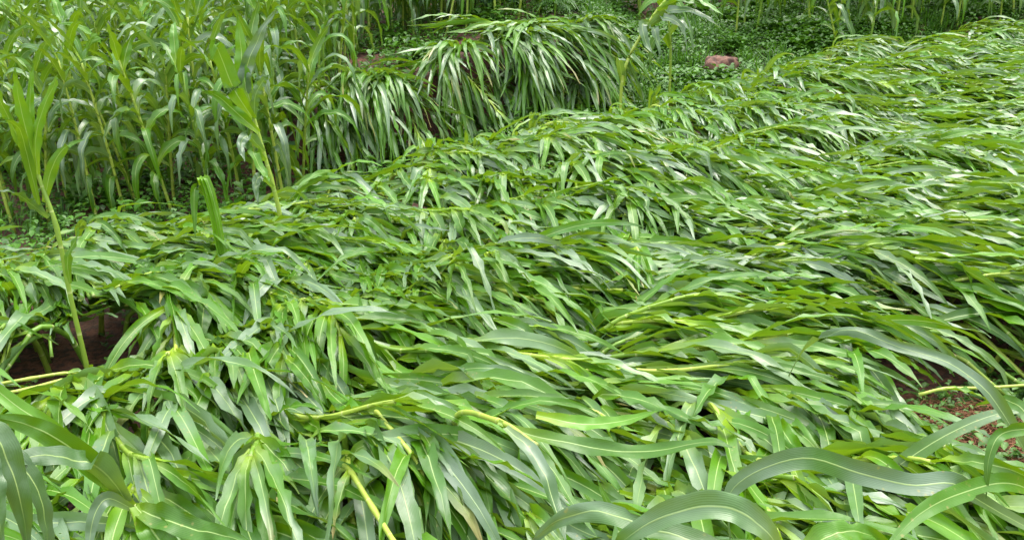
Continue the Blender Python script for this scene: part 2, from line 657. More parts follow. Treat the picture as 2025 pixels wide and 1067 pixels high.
MASS = {"stalk": MB(), "foliage": MB()}
def lodged(base, ang, floor, near, name="flattened_maize_plant", length=None, lift=0.0, nleaf=None, lscale=1.0, mass=False):
    """one flattened plant; returns its root and the facts its label needs"""
    Ls = length or random.uniform(0.9, 1.35)
    yel = random.random() ** 1.4
    tone = random.random()
    root = None if mass else empty(name, base)
    d = Vector((math.cos(ang), math.sin(ang), 0))
    # stalk: rises from the root, folds over and lies on the layer below
    off = random.uniform(-0.06, 0.05) + lift
    ns = 22
    pts = []
    p = base.copy()
    curve = random.uniform(-0.22, 0.22)
    st = Ls / ns
    pts.append(p.copy() - Vector((0, 0, 0.03)))
    for i in range(ns):
        s = (i + 1) / ns
        a2 = ang + curve * s
        dd = Vector((math.cos(a2), math.sin(a2), 0))
        q = p + dd * st * (0.55 if s < 0.15 else 1.0)
        tgt = floor(q.x, q.y) + off * sm(0, 0.35, s) + 0.05 * sm(0.6, 1.0, s)
        q.z = p.z + max(-st * 0.6, min(st * 1.4, (tgt - p.z) * 0.45))
        p = q
        pts.append(p.copy())
    sb = MASS["stalk"] if mass else MB()
    tube(sb, pts, 0.0118, 0.0055, 7, (random.random() ** 1.3, 0, 0), 9)
    if not mass:
        sb.build("stalk", M_STALK, root, base)
    nl = nleaf or random.randint(11, 14)
    allf = MASS["foliage"] if mass else MB()
    for k in range(nl):
        s = 0.16 + 0.82 * k / (nl - 1)
        idx = min(ns - 1, int(s * ns))
        p0 = pts[idx + 1] if idx + 1 < len(pts) else pts[-1]
        dd = (pts[min(idx + 2, ns)] - pts[idx]).normalized()
        sideh = dd.cross(UP).normalized()
        sgn = 1 if k % 2 else -1
        spread = random.uniform(0.08, 0.55) * (1.15 - 0.7 * s)
        if random.random() < 0.12:
            spread *= 2.4
        d0 = dd + sideh * sgn * spread + UP * random.uniform(-0.12, 0.15)
        d0.z = min(d0.z, 0.16)
        if random.random() < 0.13:
            d0.z += random.uniform(0.15, 0.5)
        ll = (0.33 + 0.30 * math.sin(math.pi * min(1, s * 0.82 + 0.12))) * random.uniform(0.75, 1.2) * lscale
        wd = (0.039 + 0.018 * math.sin(math.pi * s)) * random.uniform(0.8, 1.2) * (0.75 + 0.25 * lscale)
        droop = random.uniform(0.4, 2.3)
        drift = sideh * random.uniform(-0.35, 0.35) + Vector((0.1, -0.35, 0)) * random.uniform(0, 0.9)
        eps = random.uniform(-0.02, 0.085)
        lp = drape(p0, d0, ll * 1.08, 15, droop, floor, eps, drift, random.randint(4, 12) if random.random() < 0.20 else None)
        roll = random.gauss(0, 0.38)
        tw = random.gauss(0, 0.5)
        if random.random() < 0.10:
            tw += random.choice((-2.6, 2.6))
        tn = min(1, max(0, tone * 0.55 + random.random() * 0.45))
        yy = min(1, max(0, yel * 0.6 + (0.5 if k > nl - 4 else 0) * random.random() + random.uniform(-0.1, 0.1)))
        if floor is Hm and min(open_d(q.x, q.y) for q in lp[4::5]) < 0.9:
            continue
        mb = MB() if near else allf
        ribbon(mb, lp, wd, roll, tw, random.uniform(0.14, 0.60), random.uniform(0.2, 0.6), (tn, yy, random.random() if random.random() < 0.12 else 0.0))
        if near:
            mb.build("leaf", M_LEAF, root, base)
    if mass:
        return None
    if not near:
        allf.build("foliage", M_LEAF, root, base)
    mid = pts[int(ns * 0.75)]
    return dict(root=root, mid=mid, ang=ang, tone=tone, yel=yel, len=Ls)

plants = []       # dicts of flattened plants
def scatter_main():
    cell = {}
    placed = []
    for tries in range(40000):
        y = 0.95 + 13.5 * random.random() ** 1.2
        x = random.uniform(-0.60 * y - 0.9, 0.56 * y + 0.5)
        if y > edge_y(x) + 0.30:
            continue
        ang = flow(*proj(Vector((x, y, 0.3)))[:2]) + random.gauss(0, 0.28)
        Ls = random.uniform(0.65, 1.0)
        tx, ty = x + 0.75 * Ls * math.cos(ang), y + 0.75 * Ls * math.sin(ang)
        px, py, dp = proj(Vector((x * .4 + tx * .6, y * .4 + ty * .6, 0.3)))
        if px < -220 or px > 2200 or py > 1290 or dp < 0.9:
            continue
        if ty > edge_y(tx) + 0.22:
            continue
        if min(open_d(x * (1 - k) + tx * k, y * (1 - k) + ty * k) for k in (0, .3, .6, 1)) < 1.15:
            continue
        sp_ = (0.112 + 0.009 * y) * (1.0 + 0.25 * max(0, n2(x, y, 1.1, 90)))
        key = (int(x / sp_ * 1.0 // 1), int(y // 0.5))
        if any(math.hypot(x - a, y - b) < sp_ for i in (-2, -1, 0, 1, 2) for j in (-1, 0, 1) for a, b in cell.get((int(x // 0.3) + i, int(y // 0.5) + j), ())):
            continue
        cell.setdefault((int(x // 0.3), int(y // 0.5)), []).append((x, y))
        placed.append((dp, x, y, ang, Ls))
    placed.sort()
    for k, (dp, x, y, ang, Ls) in enumerate(placed):
        info = lodged(Vector((x, y, G(x, y))), ang, Hm, k < 140, lift=random.uniform(-0.03, 0.07), nleaf=random.randint(15, 18),
                      lscale=0.90 - 0.08 * sm(3.5, 9, dp), length=Ls, mass=k >= 256)
        if info:
            plants.append(info)
    print("flattened main:", len(placed))
    if MASS["foliage"].v:
        st = MASS["stalk"].build("flattened_maize", M_STALK)
        fo = MASS["foliage"].build("foliage", M_LEAF, st)
        tag(st, "farther part of the flattened maize field, leaves matted towards the upper edge", "maize", None, "stuff")
scatter_main()

# the two clumps sagging over the earth bank
def Hbank(x, y):
    return G(x, y) + 0.10

bank_plants = []
def bank_clump(x0, x1, n, ang0, reach, up):
    for i in range(n):
        x = x0 + (x1 - x0) * (i + random.random()) / n
        y = bank_y(x) + random.uniform(0.0, reach)
        a = R(ang0) + random.gauss(0, 0.6)
        top = G(x, y) + up * (0.5 + 0.5 * random.random())
        fl = lambda px_, py_, bx=x, by=y, tp=top: max(G(px_, py_) + 0.04, tp - 0.9 * max(0, (bank_y(px_) - 0.02 - py_)) ** 1.4)
        info = lodged(Vector((x, y, G(x, y))), a, fl, False, length=random.uniform(0.45, 0.95), nleaf=15, lscale=random.uniform(0.95, 1.3))
        bank_plants.append(info)
bank_clump(-0.75, 0.55, 34, -72, 0.55, 0.16)
bank_clump(0.40, 0.72, 6, -60, 0.6, 0.2)
bank_clump(-1.95, -1.05, 20, -68, 0.6, 0.26)

# ------------------------------------------------------------------ standing maize
def standing_proto(parts, h, seed, leafn=11):
    random.seed(seed)
    root = empty("standing_maize_plant", (0, 0, 0))
    lean = random.uniform(-0.10, 0.10)
    lean2 = random.uniform(-0.10, 0.10)
    ns = 16
    pts = [Vector((lean * h * (i / ns) ** 1.6, lean2 * h * (i / ns) ** 1.6, h * 0.80 * i / ns - 0.03)) for i in range(ns + 1)]
    sb = MB()
    tube(sb, pts, 0.0145, 0.007, 7, (random.uniform(0.1, 0.9), 0, 0), 9)
    sb.build("stalk", M_STALK, root)
    allf = MB()
    az = random.uniform(0, 6.28)
    yel = random.random() ** 1.5
    tone = random.random()
    for k in range(leafn):
        s = 0.36 + 0.64 * (k / (leafn - 1)) ** 0.9
        p0 = pts[min(ns, int(s * ns))]
        a = az + math.pi * (k % 2) + random.gauss(0, 0.45)
        out = Vector((math.cos(a), math.sin(a), 0))
        steep = 0.9 + 1.5 * s ** 2 + random.uniform(-0.2, 0.3)
        d0 = out + UP * steep
        ll = (0.30 + 0.36 * math.sin(math.pi * min(1, s * 0.8 + 0.08))) * random.uniform(0.85, 1.15)
        droop = random.uniform(6.0, 15.0) * (1.0 - 0.35 * s)
        if k >= leafn - 3:
            droop *= 0.55
        lp = drape(p0, d0, ll, 15, droop, None, 0, Vector((random.uniform(-.5, .5), random.uniform(-.5, .5), 0)))
        mb = MB() if parts else allf
        tn = min(1, max(0, tone * 0.5 + random.random() * 0.4))
        yy = min(1, yel * 0.5 + (0.45 if k >= leafn - 3 else 0) * random.random())
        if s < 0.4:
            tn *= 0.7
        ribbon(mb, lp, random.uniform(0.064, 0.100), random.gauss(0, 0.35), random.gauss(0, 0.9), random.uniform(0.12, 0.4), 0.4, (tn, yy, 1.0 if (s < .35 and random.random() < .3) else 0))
        if parts:
            mb.build("leaf", M_LEAF, root)
    if not parts:
        allf.build("foliage", M_LEAF, root)
    return root

def copy_plant(src, loc, rz, sc, tilt=(0, 0)):
    r = src.copy()
    COL.objects.link(r)
    r.location = loc
    r.rotation_euler = (tilt[0], tilt[1], rz)
    r.scale = (sc, sc, sc)
    for ch in src.children:
        c = ch.copy()
        COL.objects.link(c)
        c.parent = r
    return r

near_protos = [standing_proto(True, 1.44 + 0.05 * i, 100 + i, 15) for i in range(8)]
far_protos = [standing_proto(False, 1.40 + 0.05 * i, 200 + i, 15) for i in range(10)]
random.seed(77)
used = set()
stand = []

spots = []
def place_standing(x, y, near, sc=None, tilt=None):
    spots.append((x, y))

def realise_standing():
    spots.sort(key=lambda q: proj(Vector((q[0], q[1], G(q[0], q[1]) + 0.9)))[2])
    mst, mfo = [], []
    for k, (x, y) in enumerate(spots):
        loc = Vector((x, y, G(x, y)))
        rz = random.uniform(0, 6.28)
        sc = random.uniform(0.84, 1.12)
        tilt = (random.gauss(0, 0.07), random.gauss(0.02, 0.09))
        if k >= 285:
            src = random.choice(far_protos)
            mt = Matrix.Translation(loc) @ Matrix.Rotation(rz, 4, 'Z') @ Matrix.Rotation(tilt[1], 4, 'Y') @ Matrix.Rotation(tilt[0], 4, 'X') @ Matrix.Scale(sc, 4)
            for ch in src.children:
                (mst if ch.name.startswith("stalk") else mfo).append((ch.data, mt))
            continue
        src = random.choice(near_protos if k < 75 else far_protos)
        if src.name not in used:
            used.add(src.name)
            r = src
            r.location = loc
            r.rotation_euler = (tilt[0], tilt[1], rz)
            r.scale = (sc, sc, sc)
        else:
            r = copy_plant(src, loc, rz, sc, tilt)
        stand.append(dict(root=r, base=loc, sc=sc, tilt=tilt))
    def merge(lst, name, m, parent=None):
        out = MB()
        for me, mt in lst:
            nv = len(me.vertices)
            co = np.zeros(nv * 3, dtype=np.float32)
            me.vertices.foreach_get("co", co)
            M_ = np.array(mt)
            co = co.reshape(-1, 3) @ M_[:3, :3].T + M_[:3, 3]
            tc = np.zeros(nv * 4, dtype=np.float32)
            me.color_attributes["tint"].data.foreach_get("color", tc)
            tc = tc.reshape(-1, 4)
            lv = np.zeros(len(me.loops), dtype=np.int32)
            me.loops.foreach_get("vertex_index", lv)
            ul = np.zeros(len(me.loops) * 2, dtype=np.float32)
            me.uv_layers[0].data.foreach_get("uv", ul)
            uv = np.zeros((nv, 2), dtype=np.float32)
            uv[lv] = ul.reshape(-1, 2)
            o = len(out.v)
            out.v.extend(co.tolist())
            out.uv.extend(uv.tolist())
            out.t.extend(tc[:, :3].tolist())
            out.al.extend(tc[:, 3].tolist())
            out.f.extend([tuple(i + o for i in p.vertices) for p in me.polygons])
        return out.build(name, m, parent)
    if mst:
        a = merge(mst, "standing_maize", M_STALK)
        merge(mfo, "foliage", M_LEAF, a)
        tag(a, "deep back ranks of upright green maize filling the top edge", "maize", None, "stuff")
    print("standing", len(stand), "massed", len(mst))

def scatter_standing():
    # lower field on the left: rows
    row = 0
    y = 7.35
    while y < 14.5:
        x = -0.56 * y - 0.6 + random.uniform(0, .3)
        while x < 0.2:
            xx, yy = x + random.gauss(0, 0.05), y + random.gauss(0, 0.07) + 0.10 * (x + 3)
            x += random.uniform(0.25, 0.36)
            if xx > -1.55 - 0.0 * y and yy < 11.2:
                continue
            if yy < edge_y(xx) + 1.0:
                continue
            if proj(Vector((xx, yy, 0.8)))[0] < -120:
                continue
            place_standing(xx, yy, row < 3)
        y += 0.52
        row += 1
    # behind the middle clump
    for yy in (11.9, 12.7, 13.5):
        x = -1.3
        while x < 0.95:
            place_standing(x + random.gauss(0, .05), yy + random.gauss(0, .1), False)
            x += random.uniform(0.3, 0.45)
    # beyond the right half of the flattened field
    for k, off in enumerate((0.5, 1.0, 1.5, 2.0, 2.6)):
        x = 2.6 + 0.3 * k
        while x < 9.2:
            xx = x + random.gauss(0, 0.06)
            yy = edge_y(xx) + off + random.gauss(0, 0.12) + (1.6 if xx < 3.6 else 0)
            x += random.uniform(0.28, 0.45)
            if proj(Vector((xx, yy, 0.5)))[0] > 2200:
                break
            place_standing(xx, yy, False)
    for _ in range(34):
        xx = random.uniform(1.0, 4.5)
        yy = random.uniform(13.6, 15.6)
        place_standing(xx, yy, False)
scatter_standing()
realise_standing()

# ------------------------------------------------------------------ hero plants
def hero_leaf(root, ctrl, Y, wpx, roll=0.0, twist=0.0, face=0.0, tint=(0.5, 0.2, 0), wave=0.2, gutter=0.3, n=26, wid=None, sheen_amt=None):
    """ctrl: pixels from sheath to tip, Y distances"""
    ys = Y if isinstance(Y, (list, tuple)) else [Y] * len(ctrl)
    if len(ys) == 2 and len(ctrl) > 2:
        ys = [ys[0] + (ys[1] - ys[0]) * i / (len(ctrl) - 1) for i in range(len(ctrl))]
    cs = [P(a, b, y) for (a, b), y in zip(ctrl, ys)]
    pts = spline(cs, n)
    width = wpx / F * (sum(ys) / len(ys))
    mb = MB()
    ribbon(mb, pts, width, roll, twist, wave, gutter, tint, face=face, wid=wid)
    mb.al = [(0.75 if tint[0] < 0.3 else 0.15) if sheen_amt is None else sheen_amt] * len(mb.v)  # how much grey sheen is painted into this blade's colour
    return mb.build("leaf", M_LEAF, root, root.location)

def hero_stalk(root, ctrl, Y, r0, r1, tint=0.4, n=22):
    ys = Y if isinstance(Y, (list, tuple)) else [Y] * len(ctrl)
    if len(ys) == 2 and len(ctrl) > 2:
        ys = [ys[0] + (ys[1] - ys[0]) * i / (len(ctrl) - 1) for i in range(len(ctrl))]
    cs = [P(a, b, y) for (a, b), y in zip(ctrl, ys)]
    if cs[0].z > G(cs[0].x, cs[0].y) + 0.02:
        cs = [Vector((cs[0].x, cs[0].y, G(cs[0].x, cs[0].y) - 0.02))] + cs
        root.location = cs[0]
    mb = MB()
    tube(mb, spline(cs, n), r0, r1, 9, (tint, 0, 0), 8)
    return mb.build("stalk", M_STALK, root, root.location)

def hero(px, py, Y, name="maize_plant"):
    p = P(px, py, Y)
    return empty(name, p)

def heroes():
    random.seed(5)
    # A: slender plant still standing at the left
    a = hero(188, 790, 3.25, "standing_maize_plant")
    hero_stalk(a, [(188, 800), (166, 700), (138, 580), (112, 450), (84, 370), (62, 300), (56, 230)], [3.25, 3.4], 0.0095, 0.006, 0.35)
    hero_leaf(a, [(74, 345), (70, 280), (84, 220), (108, 165), (112, 150)], 3.35, 24, 0.2, 0.80, 0.9, (0.8, 0.75, 0), 0.45)
    hero_leaf(a, [(70, 335), (52, 260), (36, 190), (28, 135)], [3.35, 3.3], 34, 0.0, 0.3, 0.9, (0.9, 0.9, 0), 0.35)
    hero_leaf(a, [(64, 330), (20, 240), (-10, 180), (-30, 150)], [3.35, 3.2], 27, 0.2, 0.48, 0.8, (0.8, 0.6, 0), 0.45)
    hero_leaf(a, [(66, 330), (60, 250), (60, 180), (66, 125)], [3.38, 3.45], 20, 0.2, -0.48, 0.8, (0.7, 0.8, 0), 0.45)
    hero_leaf(a, [(88, 400), (100, 340), (125, 295), (168, 275)], 3.35, 27, 0.1, 0.48, 0.9, (0.45, 0.3, 0), 0.45)
    hero_leaf(a, [(96, 430), (62, 404), (30, 382), (-15, 375)], [3.35, 3.2], 25, -0.5, 0.48, 0.3, (0.1, 0.0, 0), 0.45)
    hero_leaf(a, [(80, 420), (52, 300), (35, 250), (0, 230)], [3.35, 3.1], 24, -0.2, 0.48, 0.6, (0.4, 0.2, 0), 0.45)
    hero_leaf(a, [(138, 560), (134, 510), (150, 470), (158, 440)], 3.3, 19, 0.3, 1.28, 0.8, (0.5, 0.1, 0), 0.45)
    hero_leaf(a, [(176, 740), (215, 728), (255, 745), (268, 762)], [3.22, 3.1], 30, 0.2, 0.00, 0.6, (0.4, 0.3, 0), 0.45)
    hero_leaf(a, [(180, 720), (176, 765), (190, 810), (184, 840)], [3.2, 3.15], 20, 0.2, 0.00, 0.8, (0.6, 0.5, 0), 0.45)
    tag(a, "slender standing maize plant with yellow green top beside the bare soil patch", "maize plant", "standing maize plants")

    # B: lone upright stem further back
    b = hero(566, 500, 4.5, "standing_maize_plant")
    hero_stalk(b, [(568, 500), (548, 400), (524, 310), (506, 245), (498, 215)], [4.5, 4.6], 0.0125, 0.007, 0.6)
    hero_leaf(b, [(500, 235), (462, 175), (436, 110), (424, 88), (418, 118)], [4.55, 4.45], 40, 0.1, 0.3, 0.9, (0.75, 0.5, 0))
    hero_leaf(b, [(502, 232), (484, 160), (496, 110), (522, 55), (548, 18)], [4.6, 4.7], 30, 0.1, 0.6, 0.8, (0.15, 0.0, 0), 0.4)
    hero_leaf(b, [(500, 220), (482, 150), (476, 90), (470, 30)], [4.6, 4.7], 34, 0.1, 0.3, 0.8, (0.8, 0.7, 0))
    hero_leaf(b, [(503, 235), (505, 190), (520, 160), (532, 148)], 4.55, 22, 0.4, 0.8, 0.5, (0.2, 0.0, 0), 0.5)
    hero_leaf(b, [(512, 262), (470, 225), (430, 190), (398, 178)], [4.5, 4.4], 26, 0.2, 0.5, 0.7, (0.6, 0.3, 0))
    hero_leaf(b, [(522, 300), (492, 270), (476, 285), (484, 320)], [4.5, 4.3], 26, 0.0, 0.2, 0.6, (0.15, 0.0, 0))
    hero_leaf(b, [(524, 318), (500, 300), (520, 340), (534, 360)], [4.5, 4.35], 26, 0.4, 0.2, 0.7, (0.7, 0.3, 0))
    hero_leaf(b, [(540, 370), (515, 350), (506, 365), (510, 405)], [4.5, 4.3], 24, 0.1, 0.2, 0.6, (0.1, 0, 0))
    tag(b, "lone upright maize stem with twisted grey green leaves rising from flattened leaves", "maize plant", "standing maize plants")

    # C: snapped upright bundle
    c = hero(440, 520, 4.0, "snapped_maize_plant")
    hero_stalk(c, [(444, 545), (436, 480), (420, 420), (408, 380)], [3.95, 4.05], 0.011, 0.008, 0.7)
    for w_, t_, dx in ((18, 0.9, 0), (15, 0.7, 5), (14, 1.0, -7)):
        hero_leaf(c, [(408 + dx, 385), (401 + dx, 352), (411 + dx, 372), (426 + dx, 430), (440 + dx, 500), (446 + dx, 530)], [4.0, 3.9], w_, 0.1, 0.3, 0.85, (t_, 0.9, 0), 0.1, 0.5)
    hero_leaf(c, [(404, 385), (386, 372), (384, 420), (386, 470)], [4.0, 3.9], 20, 0.1, 0.3, 0.8, (0.4, 0.1, 0))
    tag(c, "snapped maize stalk standing upright with yellow green leaves folded down along it", "maize plant", "broken upright maize plants")

    # D: near plant off the right edge whose long blades arch into view
    d = hero(2120, 1120, 1.35, "foreground_maize_plant")
    d.location = (P(2120, 1120, 1.35).x + 0.02, 1.5, 0.0)
    base = Vector(d.location)
    mb = MB()
    tip = P(2075, 860, 1.55)
    tube(mb, spline([base, base.lerp(tip, 0.5) + Vector((0.03, 0, 0)), tip], 18), 0.014, 0.009, 9, (0.5, 0, 0), 7)
    mb.build("stalk", M_STALK, d, d.location)
    wide = lambda s: (0.35 + 0.65 * sm(0, 0.3, s)) * max(0, 1 - s ** 3.2) ** 0.8
    hero_leaf(d, [(2085, 990), (2010, 860), (1950, 770), (1880, 720), (1780, 685), (1690, 655), (1630, 662), (1590, 690), (1560, 745)], [1.55, 1.85], 38, 0.15, -0.2, 0.45, (0.15, 0.0, 0), 0.06, 0.3, 34)
    hero_leaf(d, [(2095, 1075), (2010, 1030), (1930, 985), (1880, 955), (1800, 958), (1700, 935), (1600, 905), (1510, 925), (1450, 965), (1440, 1010), (1444, 1065)], [1.45, 1.3], 60, 0.15, 0.3, 0.5, (0.2, 0.0, 0), 0.2, 0.25, 44,
              lambda s: (0.5 + 0.5 * sm(0, 0.35, s)) * max(0, 1 - s ** 4) ** 0.9 * (1 - 0.75 * sm(0.78, 0.92, s)))
    hero_leaf(d, [(2080, 850), (2020, 848), (1975, 862), (1955, 910), (1950, 985)], [1.5, 1.4], 36, 0.1, 0.2, 0.7, (0.35, 0.1, 0), 0.08, 0.5)
    hero_leaf(d, [(2090, 1000), (2000, 955), (1900, 975), (1820, 1015), (1745, 1090)], [1.5, 1.25], 52, 0.0, 0.1, 0.7, (0.55, 0.1, 0), 0.12, 0.3, 34, wide)
    hero_leaf(d, [(2070, 900), (2040, 830), (1990, 790), (1930, 800)], [1.55, 1.8], 40, 0.0, 0.1, 0.5, (0.3, 0.1, 0), 0.1, 0.3)
    tag(d, "near maize plant whose long dark blades arch in over the leaves beside reddish soil", "maize plant", "maize plants close to the camera")

    # E: broad blades at the bottom centre
    e = hero(1560, 1200, 1.15, "foreground_maize_plant")
    e.location = (0.42, 0.98, 0.0)
    tp = P(1560, 1110, 1.15)
    mb = MB()
    tube(mb, spline([Vector(e.location), Vector(e.location).lerp(tp, 0.5) + Vector((0.02, 0.01, 0)), tp], 14), 0.014, 0.010, 9, (0.6, 0, 0), 6)
    mb.build("stalk", M_STALK, e, e.location)
    hero_leaf(e, [(1555, 1105), (1500, 1035), (1430, 1000), (1340, 1010), (1240, 1060), (1180, 1120)], [1.15, 1.2], 74, 0.0, 0.2, 0.6, (0.45, 0.1, 0), 0.1, 0.25, 34, wide, 0.75)
    hero_leaf(e, [(1550, 1110), (1400, 1075), (1280, 1040), (1180, 1012), (1100, 1030), (1040, 1085)], [1.15, 1.3], 64, -0.1, 0.2, 0.6, (0.35, 0.05, 0), 0.1, 0.25, 34, wide, 0.7)
    hero_leaf(e, [(1560, 1110), (1640, 1060), (1700, 1050), (1780, 1090)], [1.15, 1.2], 70, 0.1, 0, 0.6, (0.6, 0.3, 0), 0.12, 0.3)
    tag(e, "near maize plant with two very broad ribbed blades at the bottom", "maize plant", "maize plants close to the camera")

    # F: dark plant in the lower left corner
    f = hero(275, 1010, 1.55, "foreground_maize_plant")
    f.location = (P(330, 1100, 1.45).x, 1.5, 0.02)
    tp = P(268, 1000, 1.55)
    mb = MB()
    tube(mb, spline([Vector(f.location), Vector(f.location).lerp(tp, 0.55) + Vector((0.03, 0, -0.02)), tp], 14), 0.014, 0.010, 9, (0.7, 0, 0), 6)
    mb.build("stalk", M_STALK, f, f.location)
    hero_leaf(f, [(262, 1000), (195, 930), (120, 872), (50, 838), (-30, 822)], [1.55, 1.45], 62, 0.1, 0.2, 0.75, (0.45, 0.15, 0), 0.08, 0.3, 34, wide)
    hero_leaf(f, [(258, 995), (170, 905), (90, 840), (30, 800), (-40, 740), (-90, 680)], [1.58, 1.7], 44, 0.1, 0.1, 0.8, (0.9, 0.55, 0), 0.08, 0.4, 30, wide)
    hero_leaf(f, [(255, 1000), (200, 925), (120, 905), (50, 905), (10, 940)], [1.55, 1.35], 70, 0.0, 0.2, 0.5, (0.25, 0.0, 0), 0.15, 0.3)
    hero_leaf(f, [(265, 1005), (310, 1020), (380, 1045), (450, 1060), (520, 1090)], [1.5, 1.4], 70, 0.0, 0.1, 0.7, (0.3, 0.1, 0), 0.2, 0.3)
    hero_leaf(f, [(268, 1000), (310, 1060), (350, 1110), (380, 1160)], [1.5, 1.35], 80, 0.0, 0.1, 0.7, (0.5, 0.1, 0), 0.12, 0.3)
    hero_leaf(f, [(262, 1005), (215, 985), (190, 1010), (178, 1060), (180, 1110)], [1.5, 1.4], 40, 0.1, 0.1, 0.8, (0.1, 0, 0), 0.1, 0.3)
    tag(f, "low maize plant with dark broad leaves spreading from a yellow green collar, lower left corner", "maize plant", "maize plants close to the camera")
    # F2: hanging dark leaves at the corner
    f2 = hero(-40, 1050, 1.35, "foreground_maize_plant")
    f2.location = (P(-60, 1000, 1.35).x, 1.35, 0.02)
    tp = P(-60, 830, 1.35)
    mb = MB()
    tube(mb, spline([Vector(f2.location), Vector(f2.location).lerp(tp, 0.5) + Vector((-0.02, 0, 0)), tp], 14), 0.014, 0.010, 9, (0.5, 0, 0), 6)
    mb.build("stalk", M_STALK, f2, f2.location)
    hero_leaf(f2, [(-58, 840), (-10, 860), (20, 920), (45, 1010), (60, 1100)], [1.35, 1.3], 74, 0.0, 0.3, 0.7, (0.2, 0, 0), 0.1, 0.3)
    hero_leaf(f2, [(-58, 850), (20, 900), (70, 960), (92, 1040), (100, 1120)], [1.4, 1.36], 60, 0.2, 0.3, 0.6, (0.15, 0, 0), 0.12, 0.3)
    hero_leaf(f2, [(-58, 870), (-20, 930), (-5, 1000), (5, 1100)], [1.33, 1.25], 60, 0.2, 0.3, 0.6, (0.25, 0.0, 0), 0.12, 0.3)
    tag(f2, "maize plant at the lower left corner with dark grey green leaves hanging straight down", "maize plant", "maize plants close to the camera")

    # G: single young blade pointing up at the bottom
    g = hero(1262, 1100, 1.35, "foreground_maize_plant")
    g.location = (P(1275, 1130, 1.3).x, 1.3, 0.02)
    tp = P(1268, 1100, 1.32)
    mb = MB()
    tube(mb, spline([Vector(g.location), Vector(g.location).lerp(tp, 0.5), tp], 8), 0.009, 0.006, 7, (0.5, 0, 0), 5)
    mb.build("stalk", M_STALK, g, g.location)
    hero_leaf(g, [(1266, 1105), (1240, 1055), (1208, 1005), (1180, 945)], [1.32, 1.4], 30, 0.1, 0.2, 0.8, (0.6, 0.35, 0), 0.04, 0.5)
    hero_leaf(g, [(1270, 1105), (1310, 1060), (1360, 1075), (1400, 1110)], [1.32, 1.3], 34, 0.1, 0.2, 0.6, (0.6, 0.3, 0), 0.1, 0.4)
    tag(g, "thin bright green upright maize shoot poking up between broad blades at the bottom", "maize plant", "maize plants close to the camera")

    # H: plant with one long pale blade running right across the middle foreground
    h = hero(940, 800, 2.45)
    h.location = (P(940, 900, 2.5).x, 2.55, 0.02)
    h.name = "flattened_maize_plant"
    tp = P(985, 832, 2.03)
    mb = MB()
    tube(mb, spline([Vector(h.location), P(900, 830, 2.3), tp, P(1060, 880, 1.9)], 24), 0.008, 0.006, 9, (0.9, 0, 0), 9)
    mb.build("stalk", M_STALK, h, h.location)
    hero_leaf(h, [(985, 835), (1060, 862), (1150, 880), (1230, 892), (1320, 888), (1400, 872), (1448, 884)], [2.0, 1.85], 46, 0.0, 0.5, 0.55, (0.3, 0.15, 0), 0.3, 0.3, 34, wide)
    hero_leaf(h, [(1020, 855), (1090, 925), (1130, 990), (1180, 1060)], [1.95, 1.7], 34, 0.2, 0.2, 0.6, (0.3, 0.1, 0), 0.2, 0.3)
    hero_leaf(h, [(1060, 820), (1150, 838), (1230, 832), (1300, 812)], [2.1, 2.1], 44, 0.1, 0.2, 0.7, (0.95, 0.5, 0), 0.15, 0.3)
    hero_leaf(h, [(1000, 845), (1060, 905), (1100, 1000), (1120, 1080)], [1.95, 1.65], 44, 0.1, 0.3, 0.5, (0.2, 0, 0), 0.2, 0.3)
    tag(h, "flattened maize plant whose one long pale ribbed blade crosses the middle foreground", "maize plant", "flattened maize plants")

    # I: bowed plant arching beside the weedy slope
    i = hero(1235, 190, 8.6, "bowed_maize_plant")
    i.location = (P(1228, 200, 8.8).x, 8.8, G(P(1228, 200, 8.8).x, 8.8))
    tp = P(1300, 20, 8.9)
    mb = MB()
    tube(mb, spline([Vector(i.location), P(1232, 150, 8.8), P(1262, 80, 8.85), tp, P(1345, -30, 9)], 20), 0.016, 0.009, 7, (0.8, 0, 0), 9)
    mb.build("stalk", M_STALK, i, i.location)
    for ct, tn in (([(1290, 35), (1330, 20), (1380, 25), (1425, 55)], 0.1), ([(1300, 20), (1350, 0), (1400, 15), (1420, 40)], 0.3),
                   ([(1275, 60), (1310, 35), (1345, 50), (1358, 90)], 0.05), ([(1268, 70), (1290, 55), (1300, 80), (1306, 110)], 0.1),
                   ([(1285, 45), (1270, 50), (1278, 85), (1290, 105)], 0.2), ([(1310, 10), (1370, -5), (1400, 10), (1430, 30)], 0.8),
                   ([(1232, 170), (1228, 140), (1225, 118), (1238, 120)], 0.1)):
        hero_leaf(i, ct, [8.85, 8.6], 20, 0.1, 0.3, 0.6, (tn, 0.1, 0), 0.3, 0.3, 14)
    tag(i, "bowed maize plant arching over in front of the weedy slope with drooping grey leaves", "maize plant", "bowed maize plants")
    i2 = hero(1330, 160, 9.0, "bowed_maize_plant")
    i2.location = (P(1325, 190, 9.1).x, 9.1, G(P(1325, 190, 9.1).x, 9.1))
    mb = MB()
    tube(mb, spline([Vector(i2.location), P(1326, 120, 9.1), P(1324, 60, 9.1), P(1318, 20, 9.1)], 16), 0.013, 0.008, 7, (0.5, 0, 0), 9)
    mb.build("stalk", M_STALK, i2, i2.location)
    for ct, tn in (([(1324, 70), (1345, 40), (1365, 60), (1370, 100)], 0.2), ([(1325, 95), (1310, 70), (1290, 85), (1285, 130)], 0.3),
                   ([(1320, 30), (1335, 0), (1350, 20), (1362, 55)], 0.5), ([(1319, 28), (1300, 0), (1280, 5), (1262, 30)], 0.6)):
        hero_leaf(i2, ct, [9.1, 8.95], 20, 0.1, 0.3, 0.6, (tn, 0.2, 0), 0.3, 0.3, 14)
    tag(i2, "thin straight maize plant standing just behind the bowed plant on the weedy slope", "maize plant", "standing maize plants")

